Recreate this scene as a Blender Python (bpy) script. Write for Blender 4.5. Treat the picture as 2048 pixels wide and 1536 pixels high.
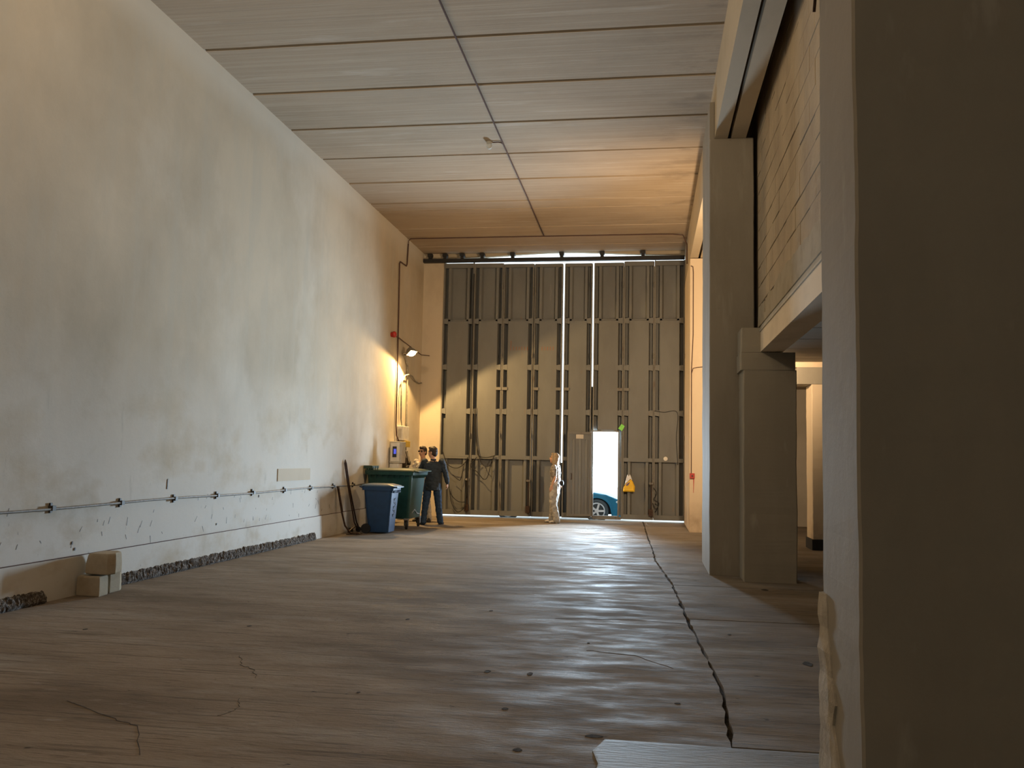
import bpy, bmesh, math, random
from mathutils import Vector, Matrix, noise
for o in list(bpy.data.objects): bpy.data.objects.remove(o)
C = bpy.context.scene.collection
S = bpy.context.scene
rnd = random.Random(7)
PI = math.pi

# ---------------------------------------------------------------- camera, world, exposure
F, YAW, PIT, ROL, CH = 1790.0, .1522, .0837, .0195, 1.57
fw = Vector((-math.sin(YAW)*math.cos(PIT), math.cos(YAW)*math.cos(PIT), math.sin(PIT)))
r0 = Vector((math.cos(YAW), math.sin(YAW), 0)); u0 = r0.cross(fw)
rr = math.cos(ROL)*r0 + math.sin(ROL)*u0; uu = -math.sin(ROL)*r0 + math.cos(ROL)*u0
cd = bpy.data.cameras.new('camera'); cam = bpy.data.objects.new('camera', cd); C.objects.link(cam)
cd.sensor_width = 36.0; cd.lens = F/2048*36.0; cd.clip_start = .05; cd.clip_end = 300
cam.matrix_world = Matrix(((rr.x, uu.x, -fw.x, 0), (rr.y, uu.y, -fw.y, 0), (rr.z, uu.z, -fw.z, CH), (0, 0, 0, 1)))
S.camera = cam

w = bpy.data.worlds.new('sky'); S.world = w; w.use_nodes = True
bg = w.node_tree.nodes['Background']; bg.inputs[0].default_value = (.80, .93, 1.0, 1); bg.inputs[1].default_value = 3.0
S.view_settings.view_transform = 'Standard'; S.view_settings.look = 'None'
S.view_settings.gamma = 1; S.view_settings.use_curve_mapping = False
S.view_settings.exposure = 0.0

def lamp(kind, name, loc, direction, power, color, **kw):
    l = bpy.data.lights.new(name, kind); l.energy = power; l.color = color
    for k, v in kw.items(): setattr(l, k, v)
    o = bpy.data.objects.new(name, l); C.objects.link(o); o.location = loc
    o.rotation_euler = Vector(direction).to_track_quat('-Z', 'Y').to_euler()
    return o
# daylight entering by the open wicket door
DOOR_LIGHT = lamp('AREA', 'daylight_at_doorway', (-1.14, 24.02, 1.53), (-.34, -1, .17), 600, (.64, .83, 1.0), shape='RECTANGLE', size=.70, size_y=1.60, spread=math.radians(84))
# sodium floodlight on the left wall by the gate
LAMP_AT = Vector((-5.90, 21.70, 4.19))
LAMP_DIR = Vector((.50, -.24, -.78)).normalized()
lamp('SPOT', 'sodium_floodlight_beam', LAMP_AT + LAMP_DIR*.115, LAMP_DIR, 540, (1.0, .62, .24), spot_size=math.radians(170), spot_blend=.12, shadow_soft_size=.05)
# second floodlight fixed to the back of the big pillar, out of the camera's sight
LAMP2_AT = Vector((1.20, 15.10, 3.4))
lamp('SPOT', 'pillar_floodlight_beam', LAMP2_AT + Vector((-.03, .12, 0)), (-.20, 1, .32), 1050, (1.0, .70, .42), spot_size=math.radians(160), spot_blend=1.0, shadow_soft_size=.08)
# added warm fill lights, unseen: one above the frame, one behind the camera
lamp('AREA', 'hall_fill_light', (-4.0, 3.0, 6.4), (.12, 1, .50), 215, (1.0, .75, .48), shape='RECTANGLE', size=1.2, size_y=.4, spread=math.radians(135))

lamp('AREA', 'fill_light_behind', (-2.0, -3.5, 6.8), (.1, .6, -1), 75, (1.0, .82, .60), shape='RECTANGLE', size=1.2, size_y=.4)

# ---------------------------------------------------------------- materials
def newmat(name):
    m = bpy.data.materials.new(name); m.use_nodes = True
    nt = m.node_tree; return m, nt, nt.nodes['Principled BSDF'], nt.links
def simple(name, col, rough=.6, metal=0.0, emit=None, es=0, var=.12, scale=9, bump=.0):
    m, nt, b, L = newmat(name)
    b.inputs['Roughness'].default_value = rough; b.inputs['Metallic'].default_value = metal
    tc = nt.nodes.new('ShaderNodeTexCoord'); n = nt.nodes.new('ShaderNodeTexNoise')
    n.inputs['Scale'].default_value = scale; n.inputs['Detail'].default_value = 5
    L.new(tc.outputs['Object'], n.inputs['Vector'])
    r = nt.nodes.new('ShaderNodeValToRGB'); e = r.color_ramp.elements
    e[0].position = .3; e[1].position = .7
    e[0].color = [c*(1-var) for c in col]+[1]; e[1].color = [min(1, c*(1+var)) for c in col]+[1]
    L.new(n.outputs['Fac'], r.inputs['Fac']); L.new(r.outputs['Color'], b.inputs['Base Color'])
    if bump:
        bp = nt.nodes.new('ShaderNodeBump'); bp.inputs['Strength'].default_value = bump; bp.inputs['Distance'].default_value = .01
        L.new(n.outputs['Fac'], bp.inputs['Height']); L.new(bp.outputs['Normal'], b.inputs['Normal'])
    if emit: b.inputs['Emission Color'].default_value = (*emit, 1); b.inputs['Emission Strength'].default_value = es
    return m
def concrete(name, layers, rough=.85, bump=.3, bdist=.01, bscale=(14, 14, 14), rvar=None, mask=None, spec=.3):
    """layers: base colour, then (colour, scale xyz, lo, hi, amount, detail)"""
    m, nt, b, L = newmat(name)
    b.inputs['Specular IOR Level'].default_value = spec
    g = nt.nodes.new('ShaderNodeNewGeometry')
    def nz(scale, detail=6, rough_=.6):
        mp = nt.nodes.new('ShaderNodeMapping'); mp.inputs['Scale'].default_value = scale
        mp.inputs['Location'].default_value = (rnd.uniform(0, 9), rnd.uniform(0, 9), rnd.uniform(0, 9))
        n = nt.nodes.new('ShaderNodeTexNoise'); n.inputs['Scale'].default_value = 1; n.inputs['Detail'].default_value = detail
        n.inputs['Roughness'].default_value = rough_
        L.new(g.outputs['Position'], mp.inputs['Vector']); L.new(mp.outputs['Vector'], n.inputs['Vector']); return n.outputs['Fac']
    col = None; base = layers[0]
    rgb = nt.nodes.new('ShaderNodeRGB'); rgb.outputs[0].default_value = (*base, 1); col = rgb.outputs[0]
    for l in layers[1:]:
        c, sc, lo, hi, amt = l[:5]; zr = l[6] if len(l) > 6 else None
        f = nz(sc, l[5] if len(l) > 5 else 6)
        mr = nt.nodes.new('ShaderNodeMapRange'); mr.inputs['From Min'].default_value = lo; mr.inputs['From Max'].default_value = hi
        mr.inputs['To Max'].default_value = amt; mr.clamp = True; L.new(f, mr.inputs['Value']); fac = mr.outputs['Result']
        if zr:   # only between two heights: (z at full, z at none)
            sx = nt.nodes.new('ShaderNodeSeparateXYZ'); L.new(g.outputs['Position'], sx.inputs[0])
            m2 = nt.nodes.new('ShaderNodeMapRange'); m2.inputs['From Min'].default_value = zr[0]; m2.inputs['From Max'].default_value = zr[1]
            m2.inputs['To Min'].default_value = 1; m2.inputs['To Max'].default_value = 0; m2.clamp = True
            L.new(sx.outputs[zr[2] if len(zr) > 2 else 2], m2.inputs['Value'])
            mu = nt.nodes.new('ShaderNodeMath'); mu.operation = 'MULTIPLY'; L.new(fac, mu.inputs[0]); L.new(m2.outputs['Result'], mu.inputs[1]); fac = mu.outputs[0]
        mx = nt.nodes.new('ShaderNodeMix'); mx.data_type = 'RGBA'
        L.new(fac, mx.inputs[0]); L.new(col, mx.inputs[6]); mx.inputs[7].default_value = (*c, 1); col = mx.outputs[2]
    L.new(col, b.inputs['Base Color'])
    h = nz(bscale, 8, .65)
    bp = nt.nodes.new('ShaderNodeBump'); bp.inputs['Strength'].default_value = bump; bp.inputs['Distance'].default_value = bdist
    L.new(h, bp.inputs['Height']); L.new(bp.outputs['Normal'], b.inputs['Normal'])
    if rvar:
        f = nz(rvar[2], 5); mr = nt.nodes.new('ShaderNodeMapRange'); mr.inputs['From Min'].default_value = .38; mr.inputs['From Max'].default_value = .62
        mr.inputs['To Min'].default_value = rvar[0]; mr.inputs['To Max'].default_value = rvar[1]; L.new(f, mr.inputs['Value']); L.new(mr.outputs['Result'], b.inputs['Roughness'])
    else: b.inputs['Roughness'].default_value = rough
    return m
M = {}
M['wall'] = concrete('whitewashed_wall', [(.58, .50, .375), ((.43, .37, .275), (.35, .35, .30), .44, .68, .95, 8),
    ((.67, .62, .52), (.8, .5, .4), .5, .7, .6, 6), ((.50, .46, .37), (3, 2.6, .35), .50, .72, .7, 8),
    ((.76, .75, .71), (.5, .8, 1.2), .30, .50, .9, 6, (.5, 3.0)), ((.33, .31, .26), (6, 5.5, 1.1), .64, .76, .55, 8, (1.5, 3.0)),  # first layer whitens the lower wall, painting in the brighter light there
    ((.67, .63, .54), (.5, .5, .5), .0, .1, .65, 2, (7.0, 6.62)), ((.22, .20, .17), (10, 26, 8), .70, .76, .6, 3, (.9, 1.3))], bump=.25, bdist=.02, bscale=(3, 3, 3), rough=.9)
M['wallend'] = concrete('end_wall_plaster', [(.60, .52, .40), ((.46, .38, .28), (1, 1, .5), .5, .7, .7)], bump=.15, rough=.9)
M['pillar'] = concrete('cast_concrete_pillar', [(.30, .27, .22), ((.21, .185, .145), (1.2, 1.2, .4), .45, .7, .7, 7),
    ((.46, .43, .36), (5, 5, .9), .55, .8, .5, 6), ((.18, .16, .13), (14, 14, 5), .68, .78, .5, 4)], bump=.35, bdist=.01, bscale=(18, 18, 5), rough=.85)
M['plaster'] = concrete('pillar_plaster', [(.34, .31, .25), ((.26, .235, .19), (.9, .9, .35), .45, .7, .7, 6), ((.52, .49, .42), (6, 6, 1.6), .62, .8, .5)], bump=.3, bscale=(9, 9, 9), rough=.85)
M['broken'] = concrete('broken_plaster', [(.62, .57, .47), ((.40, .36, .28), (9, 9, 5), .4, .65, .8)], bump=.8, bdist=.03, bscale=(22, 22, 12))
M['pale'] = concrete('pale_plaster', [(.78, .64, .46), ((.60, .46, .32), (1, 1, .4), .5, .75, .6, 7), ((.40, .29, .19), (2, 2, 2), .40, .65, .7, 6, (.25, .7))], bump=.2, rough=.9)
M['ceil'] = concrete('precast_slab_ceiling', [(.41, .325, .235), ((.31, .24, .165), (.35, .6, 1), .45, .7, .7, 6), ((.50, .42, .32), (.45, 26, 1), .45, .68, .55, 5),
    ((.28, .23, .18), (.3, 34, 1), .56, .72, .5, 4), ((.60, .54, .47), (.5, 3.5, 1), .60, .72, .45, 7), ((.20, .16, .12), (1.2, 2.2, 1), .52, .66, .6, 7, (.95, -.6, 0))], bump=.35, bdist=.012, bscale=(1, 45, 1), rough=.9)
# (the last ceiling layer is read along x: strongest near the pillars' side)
M['lintel'] = concrete('painted_lintel', [(.86, .73, .55), ((.70, .58, .42), (2, 1, 2), .5, .7, .7)], bump=.15, rough=.85)
M['beam'] = concrete('beam_concrete', [(.52, .44, .32), ((.40, .33, .23), (1, .5, 1), .45, .7, .7, 6), ((.48, .42, .33), (4, 2, 4), .6, .8, .4)], bump=.2, rough=.85)
M['floor'] = concrete('brushed_concrete_floor', [(.335, .285, .23), ((.185, .15, .112), (.45, 1.1, 1), .42, .64, .8, 7), ((.42, .40, .365), (.5, 1.4, 1), .54, .72, .7, 7),
    ((.13, .11, .09), (1.2, 24, 1), .52, .68, .75, 7), ((.10, .08, .065), (5, 60, 1), .56, .70, .6, 4), ((.44, .43, .41), (2.2, 9, 1), .64, .74, .5, 7), ((.055, .045, .037), (7, 13, 1), .70, .74, .9, 3)],
    bump=1.0, bdist=.016, bscale=(13, 52, 10), rvar=(.58, .92, (1.5, 3.6, 1)), spec=.06)
M['topping'] = concrete('floor_topping_mortar', [(.27, .235, .185), ((.18, .155, .12), (1.2, 2.5, 1), .42, .64, .8, 7)], bump=.9, bdist=.02, bscale=(10, 40, 8), rough=.6, spec=.4)
M['joint'] = concrete('joint_filler', [(.07, .06, .05), ((.16, .15, .13), (30, 30, 30), .5, .7, .8)], bump=1, bdist=.03, bscale=(30, 30, 30), rough=1)
M['aggregate'] = concrete('exposed_aggregate', [(.12, .10, .085), ((.40, .38, .36), (48, 40, 34), .50, .60, .95, 5), ((.05, .04, .03), (22, 22, 30), .5, .65, .8, 5)], bump=1, bdist=.05, bscale=(24, 24, 24), rough=.95)
M['block'] = concrete('limestone_block', [(.44, .38, .28), ((.34, .28, .19), (5, 5, 5), .45, .7, .7)], bump=.5, bdist=.01, bscale=(30, 30, 30), rough=.95)
M['brick'] = concrete('painted_block', [(.50, .41, .29), ((.36, .29, .21), (1.4, 1.4, .8), .42, .66, .8, 7), ((.60, .52, .39), (4, 1.2, 6), .6, .78, .5)], bump=.6, bdist=.02, bscale=(9, 9, 14), rough=.95)
M['mortar'] = concrete('dark_mortar', [(.20, .165, .12), ((.12, .10, .07), (8, 8, 8), .4, .6, .8)], bump=.6, rough=1)
M['gate'] = concrete('grey_gate_paint', [(.165, .17, .165), ((.125, .125, .12), (1.5, 1.5, .5), .45, .68, .7, 7), ((.22, .14, .09), (5, 5, 1.6), .66, .76, .7, 8),
    ((.42, .41, .37), (7, 7, 1.0), .66, .8, .4, 5)], rough=.55, bump=.12, bdist=.01, bscale=(12, 12, 6), spec=.4)
M['gateframe'] = concrete('gate_frame_paint', [(.18, .175, .16), ((.11, .075, .05), (6, 6, 2.2), .58, .72, .75, 8)], rough=.6, bump=.2, bscale=(20, 20, 8))
M['black'] = simple('black_rail_steel', (.012, .012, .013), .6)
M['rubber'] = simple('black_rubber', (.015, .015, .016), .75)
M['rust'] = simple('rusty_tube', (.055, .030, .020), .6, .5, bump=.3, scale=40, var=.5)
M['conduit'] = simple('brown_conduit', (.10, .055, .045), .95)
M['greypipe'] = simple('grey_painted_pipe', (.20, .19, .17), .6, var=.3, scale=20)
M['clip'] = simple('dark_pipe_clip', (.04, .035, .03), .6)
M['greyplastic'] = simple('grey_enclosure', (.50, .48, .43), .5)
M['white'] = simple('white_plastic', (.75, .73, .68), .5)
M['screen'] = simple('blue_display', (.03, .04, .12), .3, emit=(.12, .15, 1.0), es=.7)
M['dkglass'] = simple('dark_window', (.02, .025, .04), .2)
M['yellow'] = simple('yellow_cable_tape', (.60, .42, .06), .6)
M['red'] = simple('red_plastic', (.45, .03, .02), .45)
M['redpaint'] = simple('red_paint_run', (.50, .03, .03), .7)
M['graffiti'] = simple('faded_rust_paint', (.28, .12, .06), .9)
M['hot'] = simple('lamp_glass', (1, .8, .5), .3, emit=(1.0, .66, .30), es=60)
M['hood'] = simple('aluminium_housing', (.30, .29, .27), .45, .6)
M['bluebin'] = simple('blue_bin_plastic', (.007, .045, .13), .38, var=.15)
M['bluelid'] = simple('blue_bin_lid', (.04, .09, .16), .35, var=.15)
M['greenbin'] = simple('green_bin_plastic', (.013, .062, .055), .36, var=.2)
M['greenlid'] = simple('green_bin_lid', (.015, .05, .03), .40)
M['wheelgrey'] = simple('grey_wheel_hub', (.35, .36, .37), .4, .4)
M['text'] = simple('dark_lettering', (.01, .015, .03), .7)
M['navy'] = simple('navy_jacket', (.022, .034, .050), .8, var=.3, scale=14, bump=.3)
M['jeans'] = simple('blue_jeans', (.020, .050, .11), .85, var=.35, scale=18, bump=.3)
M['shirtw'] = simple('pale_shirt', (.55, .50, .42), .85, var=.2, scale=9, bump=.2)
M['trousw'] = simple('pale_trousers', (.50, .47, .42), .85)
M['khaki'] = simple('patterned_shirt', (.24, .215, .19), .85, var=.75, scale=26, bump=.4)
M['cargo'] = simple('light_cargo_trousers', (.33, .315, .29), .85, var=.3, scale=12, bump=.4)
M['skin'] = simple('skin', (.52, .29, .19), .55, var=.06)
M['lips'] = simple('lips', (.35, .12, .10), .5)
M['eye'] = simple('eye_dark', (.03, .02, .02), .2)
M['hairdk'] = simple('dark_hair', (.025, .015, .010), .6, var=.5, scale=40, bump=.5)
M['hairbl'] = simple('fair_brown_hair', (.30, .225, .14), .7, var=.5, scale=50, bump=.6)
M['shoe'] = simple('dark_shoe', (.02, .02, .022), .6)
M['shoew'] = simple('pale_trainer', (.45, .42, .38), .6, var=.2)
M['bagy'] = simple('yellow_carrier_bag', (.85, .52, .02), .5, var=.1)
M['bagw'] = simple('white_bag_top', (.75, .75, .78), .5)
M['bagp'] = simple('purple_print', (.12, .08, .25), .6)
M['green'] = simple('green_sticker', (.25, .75, .12), .6)
M['plate'] = simple('pale_sign_plate', (.55, .50, .42), .5)
M['car'] = simple('teal_blue_car_paint', (.015, .16, .27), .3, .3, var=.05)
M['alloy'] = simple('alloy_wheel', (.62, .64, .66), .35, .4)
M['tyre'] = simple('tyre_rubber', (.06, .075, .085), .8)
M['carglass'] = simple('car_glass', (.03, .05, .06), .08)
M['headlamp'] = simple('headlamp_lens', (.7, .75, .78), .15)
M['asphalt'] = concrete('yard_ground', [(.55, .55, .54), ((.42, .42, .41), (3, 3, 3), .4, .7, .8)], rough=.9)
M['render'] = concrete('plain_render', [(.45, .40, .33), ((.36, .32, .26), (1, 1, 1), .4, .7, .8)], rough=.9)

# ---------------------------------------------------------------- mesh helpers
class MB:
    def __init__(s): s.bm = bmesh.new()
    def box(s, x0, x1, y0, y1, z0, z1, mat=None, bevel=0):
        P = [Vector((x, y, z)) for z in (z0, z1) for y in (y0, y1) for x in (x0, x1)]
        if mat: P = [mat @ p for p in P]
        v = [s.bm.verts.new(p) for p in P]
        for f in ((0, 2, 3, 1), (4, 5, 7, 6), (0, 1, 5, 4), (2, 6, 7, 3), (0, 4, 6, 2), (1, 3, 7, 5)): s.bm.faces.new([v[i] for i in f])
        return s
    def rings(s, R, caps=True, close=False):
        vs = [[s.bm.verts.new(p) for p in r] for r in R]; n = len(R[0])
        rng = range(len(vs)) if close else range(len(vs)-1)
        for i in rng:
            a, b = vs[i], vs[(i+1) % len(vs)]
            for j in range(n): s.bm.faces.new((a[j], a[(j+1) % n], b[(j+1) % n], b[j]))
        if caps and not close: s.bm.faces.new(vs[0][::-1]); s.bm.faces.new(vs[-1])
        return s
    def prism(s, poly, axis, a, b):
        """poly in the two remaining axes; extruded along axis from a to b"""
        def P(p, t):
            q = list(p); q.insert(axis, t); return Vector(q)
        return s.rings([[P(p, a) for p in poly], [P(p, b) for p in poly]])
    def tube(s, pts, r, n=8):
        pts = [Vector(p) for p in pts]; rs = r if isinstance(r, (list, tuple)) else [r]*len(pts)
        R = []; up = None
        for i, p in enumerate(pts):
            t = (pts[min(i+1, len(pts)-1)] - pts[max(i-1, 0)]).normalized()
            if up is None: up = Vector((0, 0, 1)) if abs(t.z) < .9 else Vector((1, 0, 0))
            a = t.cross(up)
            if a.length < 1e-4: a = t.orthogonal()
            a.normalize(); b = a.cross(t).normalized(); up = b
            R.append([p + rs[i]*(math.cos(2*PI*k/n)*a + math.sin(2*PI*k/n)*b) for k in range(n)])
        return s.rings(R)
    def lathe(s, prof, c, axis=(0, 0, 1), n=20):
        ax = Vector(axis).normalized(); a = ax.orthogonal().normalized(); b = ax.cross(a); c = Vector(c)
        return s.rings([[c + ax*h + max(r, 1e-4)*(math.cos(2*PI*k/n)*a + math.sin(2*PI*k/n)*b) for k in range(n)] for r, h in prof])
    def ell(s, c, r, rot=None, nu=14, nv=9):
        rot = rot or Matrix.Identity(3); c = Vector(c); R = []
        for i in range(nv+1):
            t = PI*i/nv; t = min(max(t, .06), PI-.06)
            R.append([c + rot @ Vector((r[0]*math.sin(t)*math.cos(2*PI*k/nu), r[1]*math.sin(t)*math.sin(2*PI*k/nu), r[2]*math.cos(t))) for k in range(nu)])
        return s.rings(R)
    def build(s, name, mat, parent=None, smooth=False, bevel=0):
        bmesh.ops.recalc_face_normals(s.bm, faces=s.bm.faces)
        me = bpy.data.meshes.new(name); s.bm.to_mesh(me); s.bm.free()
        if mat: me.materials.append(mat)
        if smooth:
            for p in me.polygons: p.use_smooth = True
        o = bpy.data.objects.new(name, me); C.objects.link(o)
        if parent: o.parent = parent
        if bevel:
            md = o.modifiers.new('bevel', 'BEVEL'); md.width = bevel; md.segments = 2; md.limit_method = 'ANGLE'
        return o
def tag(o, label=None, cat=None, group=None, kind=None):
    for k, v in (('label', label), ('category', cat), ('group', group), ('kind', kind)):
        if v: o[k] = v
    return o
def empty(name, loc=(0, 0, 0), rz=0):
    o = bpy.data.objects.new(name, None); C.objects.link(o); o.location = loc; o.rotation_euler = (0, 0, rz); o.empty_display_size = .1; return o
def arc(c, r, a0, a1, n, plane='yz'):
    out = []
    for i in range(n+1):
        a = a0 + (a1-a0)*i/n; u, v = r*math.cos(a), r*math.sin(a)
        out.append((c[0], c[1]+u, c[2]+v) if plane == 'yz' else (c[0]+u, c[1], c[2]+v) if plane == 'xz' else (c[0]+u, c[1]+v, c[2]))
    return out

# ---------------------------------------------------------------- the setting
XL, D, H = -6.18, 23.85, 7.19
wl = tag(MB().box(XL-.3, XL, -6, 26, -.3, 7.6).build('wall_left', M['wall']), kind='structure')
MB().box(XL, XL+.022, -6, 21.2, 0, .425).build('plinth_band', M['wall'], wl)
MB().box(XL, XL+.0225, -6, 19.5, .424, .431).build('crack_line', M['conduit'], wl)
# rough broken strip along the foot of the wall
def rubble(y0, y1):
    R = []; n = int((y1-y0)/.022)
    for i in range(n+1):
        y = y0 + (y1-y0)*i/n; e = min(1, i/3+.2, (n-i)/3+.2); hh = (.150 + .020*noise.noise((y*1.7, 3, 0)) + .016*noise.noise((y*9, 0, 0)))*e
        dd = (.062 + .016*noise.noise((y*8, 7, 0)))*e
        ring = [(XL, y, 0), (XL+dd, y, 0)]
        for k in range(1, 5):
            t = k/5; j = .020*noise.noise((y*31, k*5.1, 5))
            ring.append((XL+.02+dd*(1-t**1.5)+j, y+rnd.uniform(-.01, .01), hh*t+.5*j))
        ring.append((XL, y, hh)); R.append([Vector(p) for p in ring])
    return MB().rings(R)
rubble(9.55, 16.2).build('broken_footing', M['aggregate'], wl)
rubble(5.5, 8.6).build('broken_footing', M['aggregate'], wl)
MB().box(XL, XL+.012, 14.40, 15.86, 1.12, 1.33).build('mortar_patch', M['wallend'], wl)
for y, z, s_ in [(10.9, 1.16, .13), (9.0, .57, .035), (9.05, .5, .03), (12.3, .55, .03), (13.7, .9, .04)]:
    MB().prism([(y-.010, z-s_/2), (y+.006, z-s_/2), (y+.012, z+s_/2), (y-.004, z+s_*.45)], 0, XL, XL+.008).build('chipped_spot', M['clip'], wl)
# scuffs scraped in the whitewash
for i in range(62):
    y = rnd.uniform(6.5, 17); z = rnd.uniform(.5, .93); l = rnd.uniform(.025, .10); a = rnd.choice((1, 1, -1))*rnd.uniform(.8, 1.5)
    dy, dz = l*math.cos(a)/1, l*math.sin(a)
    nx, nz = .004, .004
    MB().prism([(y, z), (y+.014, z), (y+dy+.006, z+dz), (y+dy, z+dz)], 0, XL-.01, XL+.002).build('scrape_mark', M['greypipe'], wl)

wf = tag(MB().box(XL-.3, -5.60, D-.05, D+.25, -.3, 7.6).build('wall_far', M['wallend']), kind='structure')
tag(MB().box(1.5, 8.6, D, D+.25, -.3, 7.6).build('wall_far_right', M['render']), kind='structure')
tag(MB().box(8.3, 8.6, -6, D, -.3, 7.6).build('wall_right', M['render']), kind='structure')
tag(MB().box(XL-.3, 8.6, -6.3, -6, -.3, 7.6).build('wall_back', M['render']), kind='structure')
tag(MB().box(XL-.3, 8.6, -6.3, D+.25, 7.40, 7.6).build('ceiling_deck', M['mortar']), kind='structure')

# ceiling: precast slabs laid side by side
ce = tag(empty('ceiling'), kind='structure')
J = [-5.98, -4.0, -2.47, -.94, .59, 2.12, 3.65, 5.18, 6.71, 8.24, 9.77, 11.31, 12.84, 14.37, 15.90, 17.41, 18.90, 19.52, 21.10, 22.95, 23.85]
for i in range(len(J)-1):
    y0, y1 = J[i]+.018, J[i+1]-.018
    z = H + rnd.uniform(-.008, .008)
    if i >= 15: z = H - .0
    n = 14; R = []
    for k in range(n+1):      # slightly ragged arrises with a chamfer into the joint
        x = XL + (0.95-XL)*k/n; e0 = .008*noise.noise((x*2, i, 0)); e1 = .008*noise.noise((x*2, i, 9))
        if 15 <= i <= 17: e0 *= 2.2; e1 *= 2.2
        R.append([Vector((x, y0+e0, z+.20)), Vector((x, y0+e0, z+.03)), Vector((x, y0+e0+.022, z)), Vector((x, y1+e1-.022, z)), Vector((x, y1+e1, z+.03)), Vector((x, y1+e1, z+.20))])
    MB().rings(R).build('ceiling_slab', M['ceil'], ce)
# fascia at the gate with its underside arching up
n = 24; A = []; B_ = []
for k in range(n+1):
    x = -5.6 + 6.6*k/n; t = (x+2.3)/2.6; zz = 7.05 + .15*math.exp(-t*t*1.6)
    A.append((x, zz))
poly = A + [(1.0, 7.45), (-5.6, 7.45)]
tag(MB().prism(poly, 1, 23.86, 24.0).build('trim_1', M['beam']), kind='structure')

# long beam with two open grooves
bmn = tag(empty('ceiling_beam'), kind='structure')
for x0, x1, z0 in ((.93, 1.115, 6.30), (1.165, 1.375, 6.30)):
    MB().box(x0, x1, -6, D, z0, 7.38).build('beam_web', M['beam'], bmn)
MB().box(1.115, 1.165, -6, D, 7.3, 7.38).build('groove_cover', M['mortar'], bmn)
MB().box(1.375, 1.54, -6, D, 7.3, 7.38).build('groove_cover', M['mortar'], bmn)

# floor: cast slabs with joints between
fl = tag(empty('floor'), kind='structure')
MB().box(XL-.3, 8.6, -6.3, D+.3, -.5, -.035).build('sub_base', M['joint'], fl)
crack = [(.18, -6), (.40, 3.0), (.47, 5.22), (.52, 6.6), (.40, 9.3), (.318, 11.85), (.12, 14.7), (.10, 16), (-.0, 19), (-.10, 23.1), (-.14, 24.15)]
def jag(P, off, amp=.012):
    out = []
    for (x0, y0), (x1, y1) in zip(P, P[1:]):
        m = max(1, int(abs(y1-y0)/.12))
        for k in range(m):
            t = k/m; y = y0+(y1-y0)*t; x = x0+(x1-x0)*t
            out.append((x+off+amp*noise.noise((y*6, off*50, 0))*2, y))
    out.append((P[-1][0]+off, P[-1][1])); return out
def cw(y): return .020 if y < 12 else .012
left = [(XL, -6)] + [(x-.0, y) for x, y in jag([(x, y) for x, y in crack], -.014)] + [(XL, 24.15)]
MB().prism(left, 2, -.035, 0).build('floor_slab', M['floor'], fl)
rights = [(-6, 5.235), (5.26, 9.335), (9.372, 11.842), (11.872, 24.15)]
def cx(y):
    for (x0, y0), (x1, y1) in zip(crack, crack[1:]):
        if y0 <= y <= y1: return x0+(x1-x0)*(y-y0)/(y1-y0)
for y0, y1 in rights:
    pts = [(cx(y0), y0)] + [p for p in crack if y0 < p[1] < y1] + [(cx(y1), y1)]
    MB().prism([(x, y) for x, y in jag(pts, .014)] + [(8.3, y1), (8.3, y0)], 2, -.035, 0).build('floor_slab', M['floor'], fl)
# raised thin topping near the camera (its edge crosses the frame bottom)
top = [(-.235, 5.245), (.2, 5.25), (.5, 5.235), (1.05, 5.24), (1.06, 3.2), (-.30, 3.2), (-.27, 4.4), (-.25, 4.8), (-.29, 5.0)]
tcx, tcy = .4, 4.2
R = [[Vector((x, y, z)) for x, y in pl] for pl, z in ((top, -.001), ([(tcx+(x-tcx)*.995, y-(.035 if y > 5 else 0)) for x, y in top], .008), ([(tcx+(x-tcx)*.98, y-(.06 if y > 5 else 0)) for x, y in top], .010))]
MB().rings(R).build('floor_topping', M['topping'], fl)
def hole(x, y, rx, ry):
    rx *= .62; ry *= .62
    v = [(x+rx*math.cos(a)*(1+.35*noise.noise((x*9, a*1.3, 1))), y+ry*math.sin(a)*(1+.4*noise.noise((y*9, a*1.5, 2)))) for a in [2*PI*k/14 for k in range(14)]]
    MB().prism(v, 2, .0005, .002).build('pit', M['joint'], fl)
for h_ in [(1.256, 7.516, .06, .13), (-1.166, 6.68, .035, .07), (-.848, 6.677, .035, .08), (-.882, 5.725, .035, .05), (-.69, 4.95, .04, .05), (1.45, 11.72, .07, .12), (-.30, 5.28, .08, .05),
           (-3.6, 7.9, .03, .05), (-2.3, 8.6, .03, .06), (.75, 8.6, .03, .05), (-1.9, 5.9, .02, .03), (-4.9, 7.4, .03, .05), (.2, 6.1, .03, .03), (-.5, 7.9, .02, .04), (-1.6, 9.3, .03, .06)]: hole(*h_)
for P in ([(-3.15, 6.75), (-3.0, 6.45), (-2.85, 6.35), (-2.72, 6.1)], [(-2.6, 5.6), (-2.5, 5.35), (-2.55, 5.2)], [(-3.6, 5.3), (-3.1, 5.0), (-2.9, 4.9), (-2.6, 4.45)], [(-.9, 9.0), (-.2, 9.15), (.37, 9.05)], [(-.5, 7.6), (-.1, 7.5), (.2, 7.1)]):
    Q = []
    for (x0, y0), (x1, y1) in zip(P, P[1:]):
        for k in range(6): t = k/6; Q.append((x0+(x1-x0)*t+rnd.uniform(-.015, .015), y0+(y1-y0)*t+rnd.uniform(-.015, .015)))
    Q.append(P[-1]); up = [(x, y+.007+.006*abs(noise.noise((x*9, y*9, 0)))) for x, y in Q]
    MB().rings([[Vector((x, y, .0004)), Vector((x2, y2, .0004)), Vector((x2, y2, .0016)), Vector((x, y, .0016))] for (x, y), (x2, y2) in zip(Q, up)]).build('floor_crack', M['joint'], fl)

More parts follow.
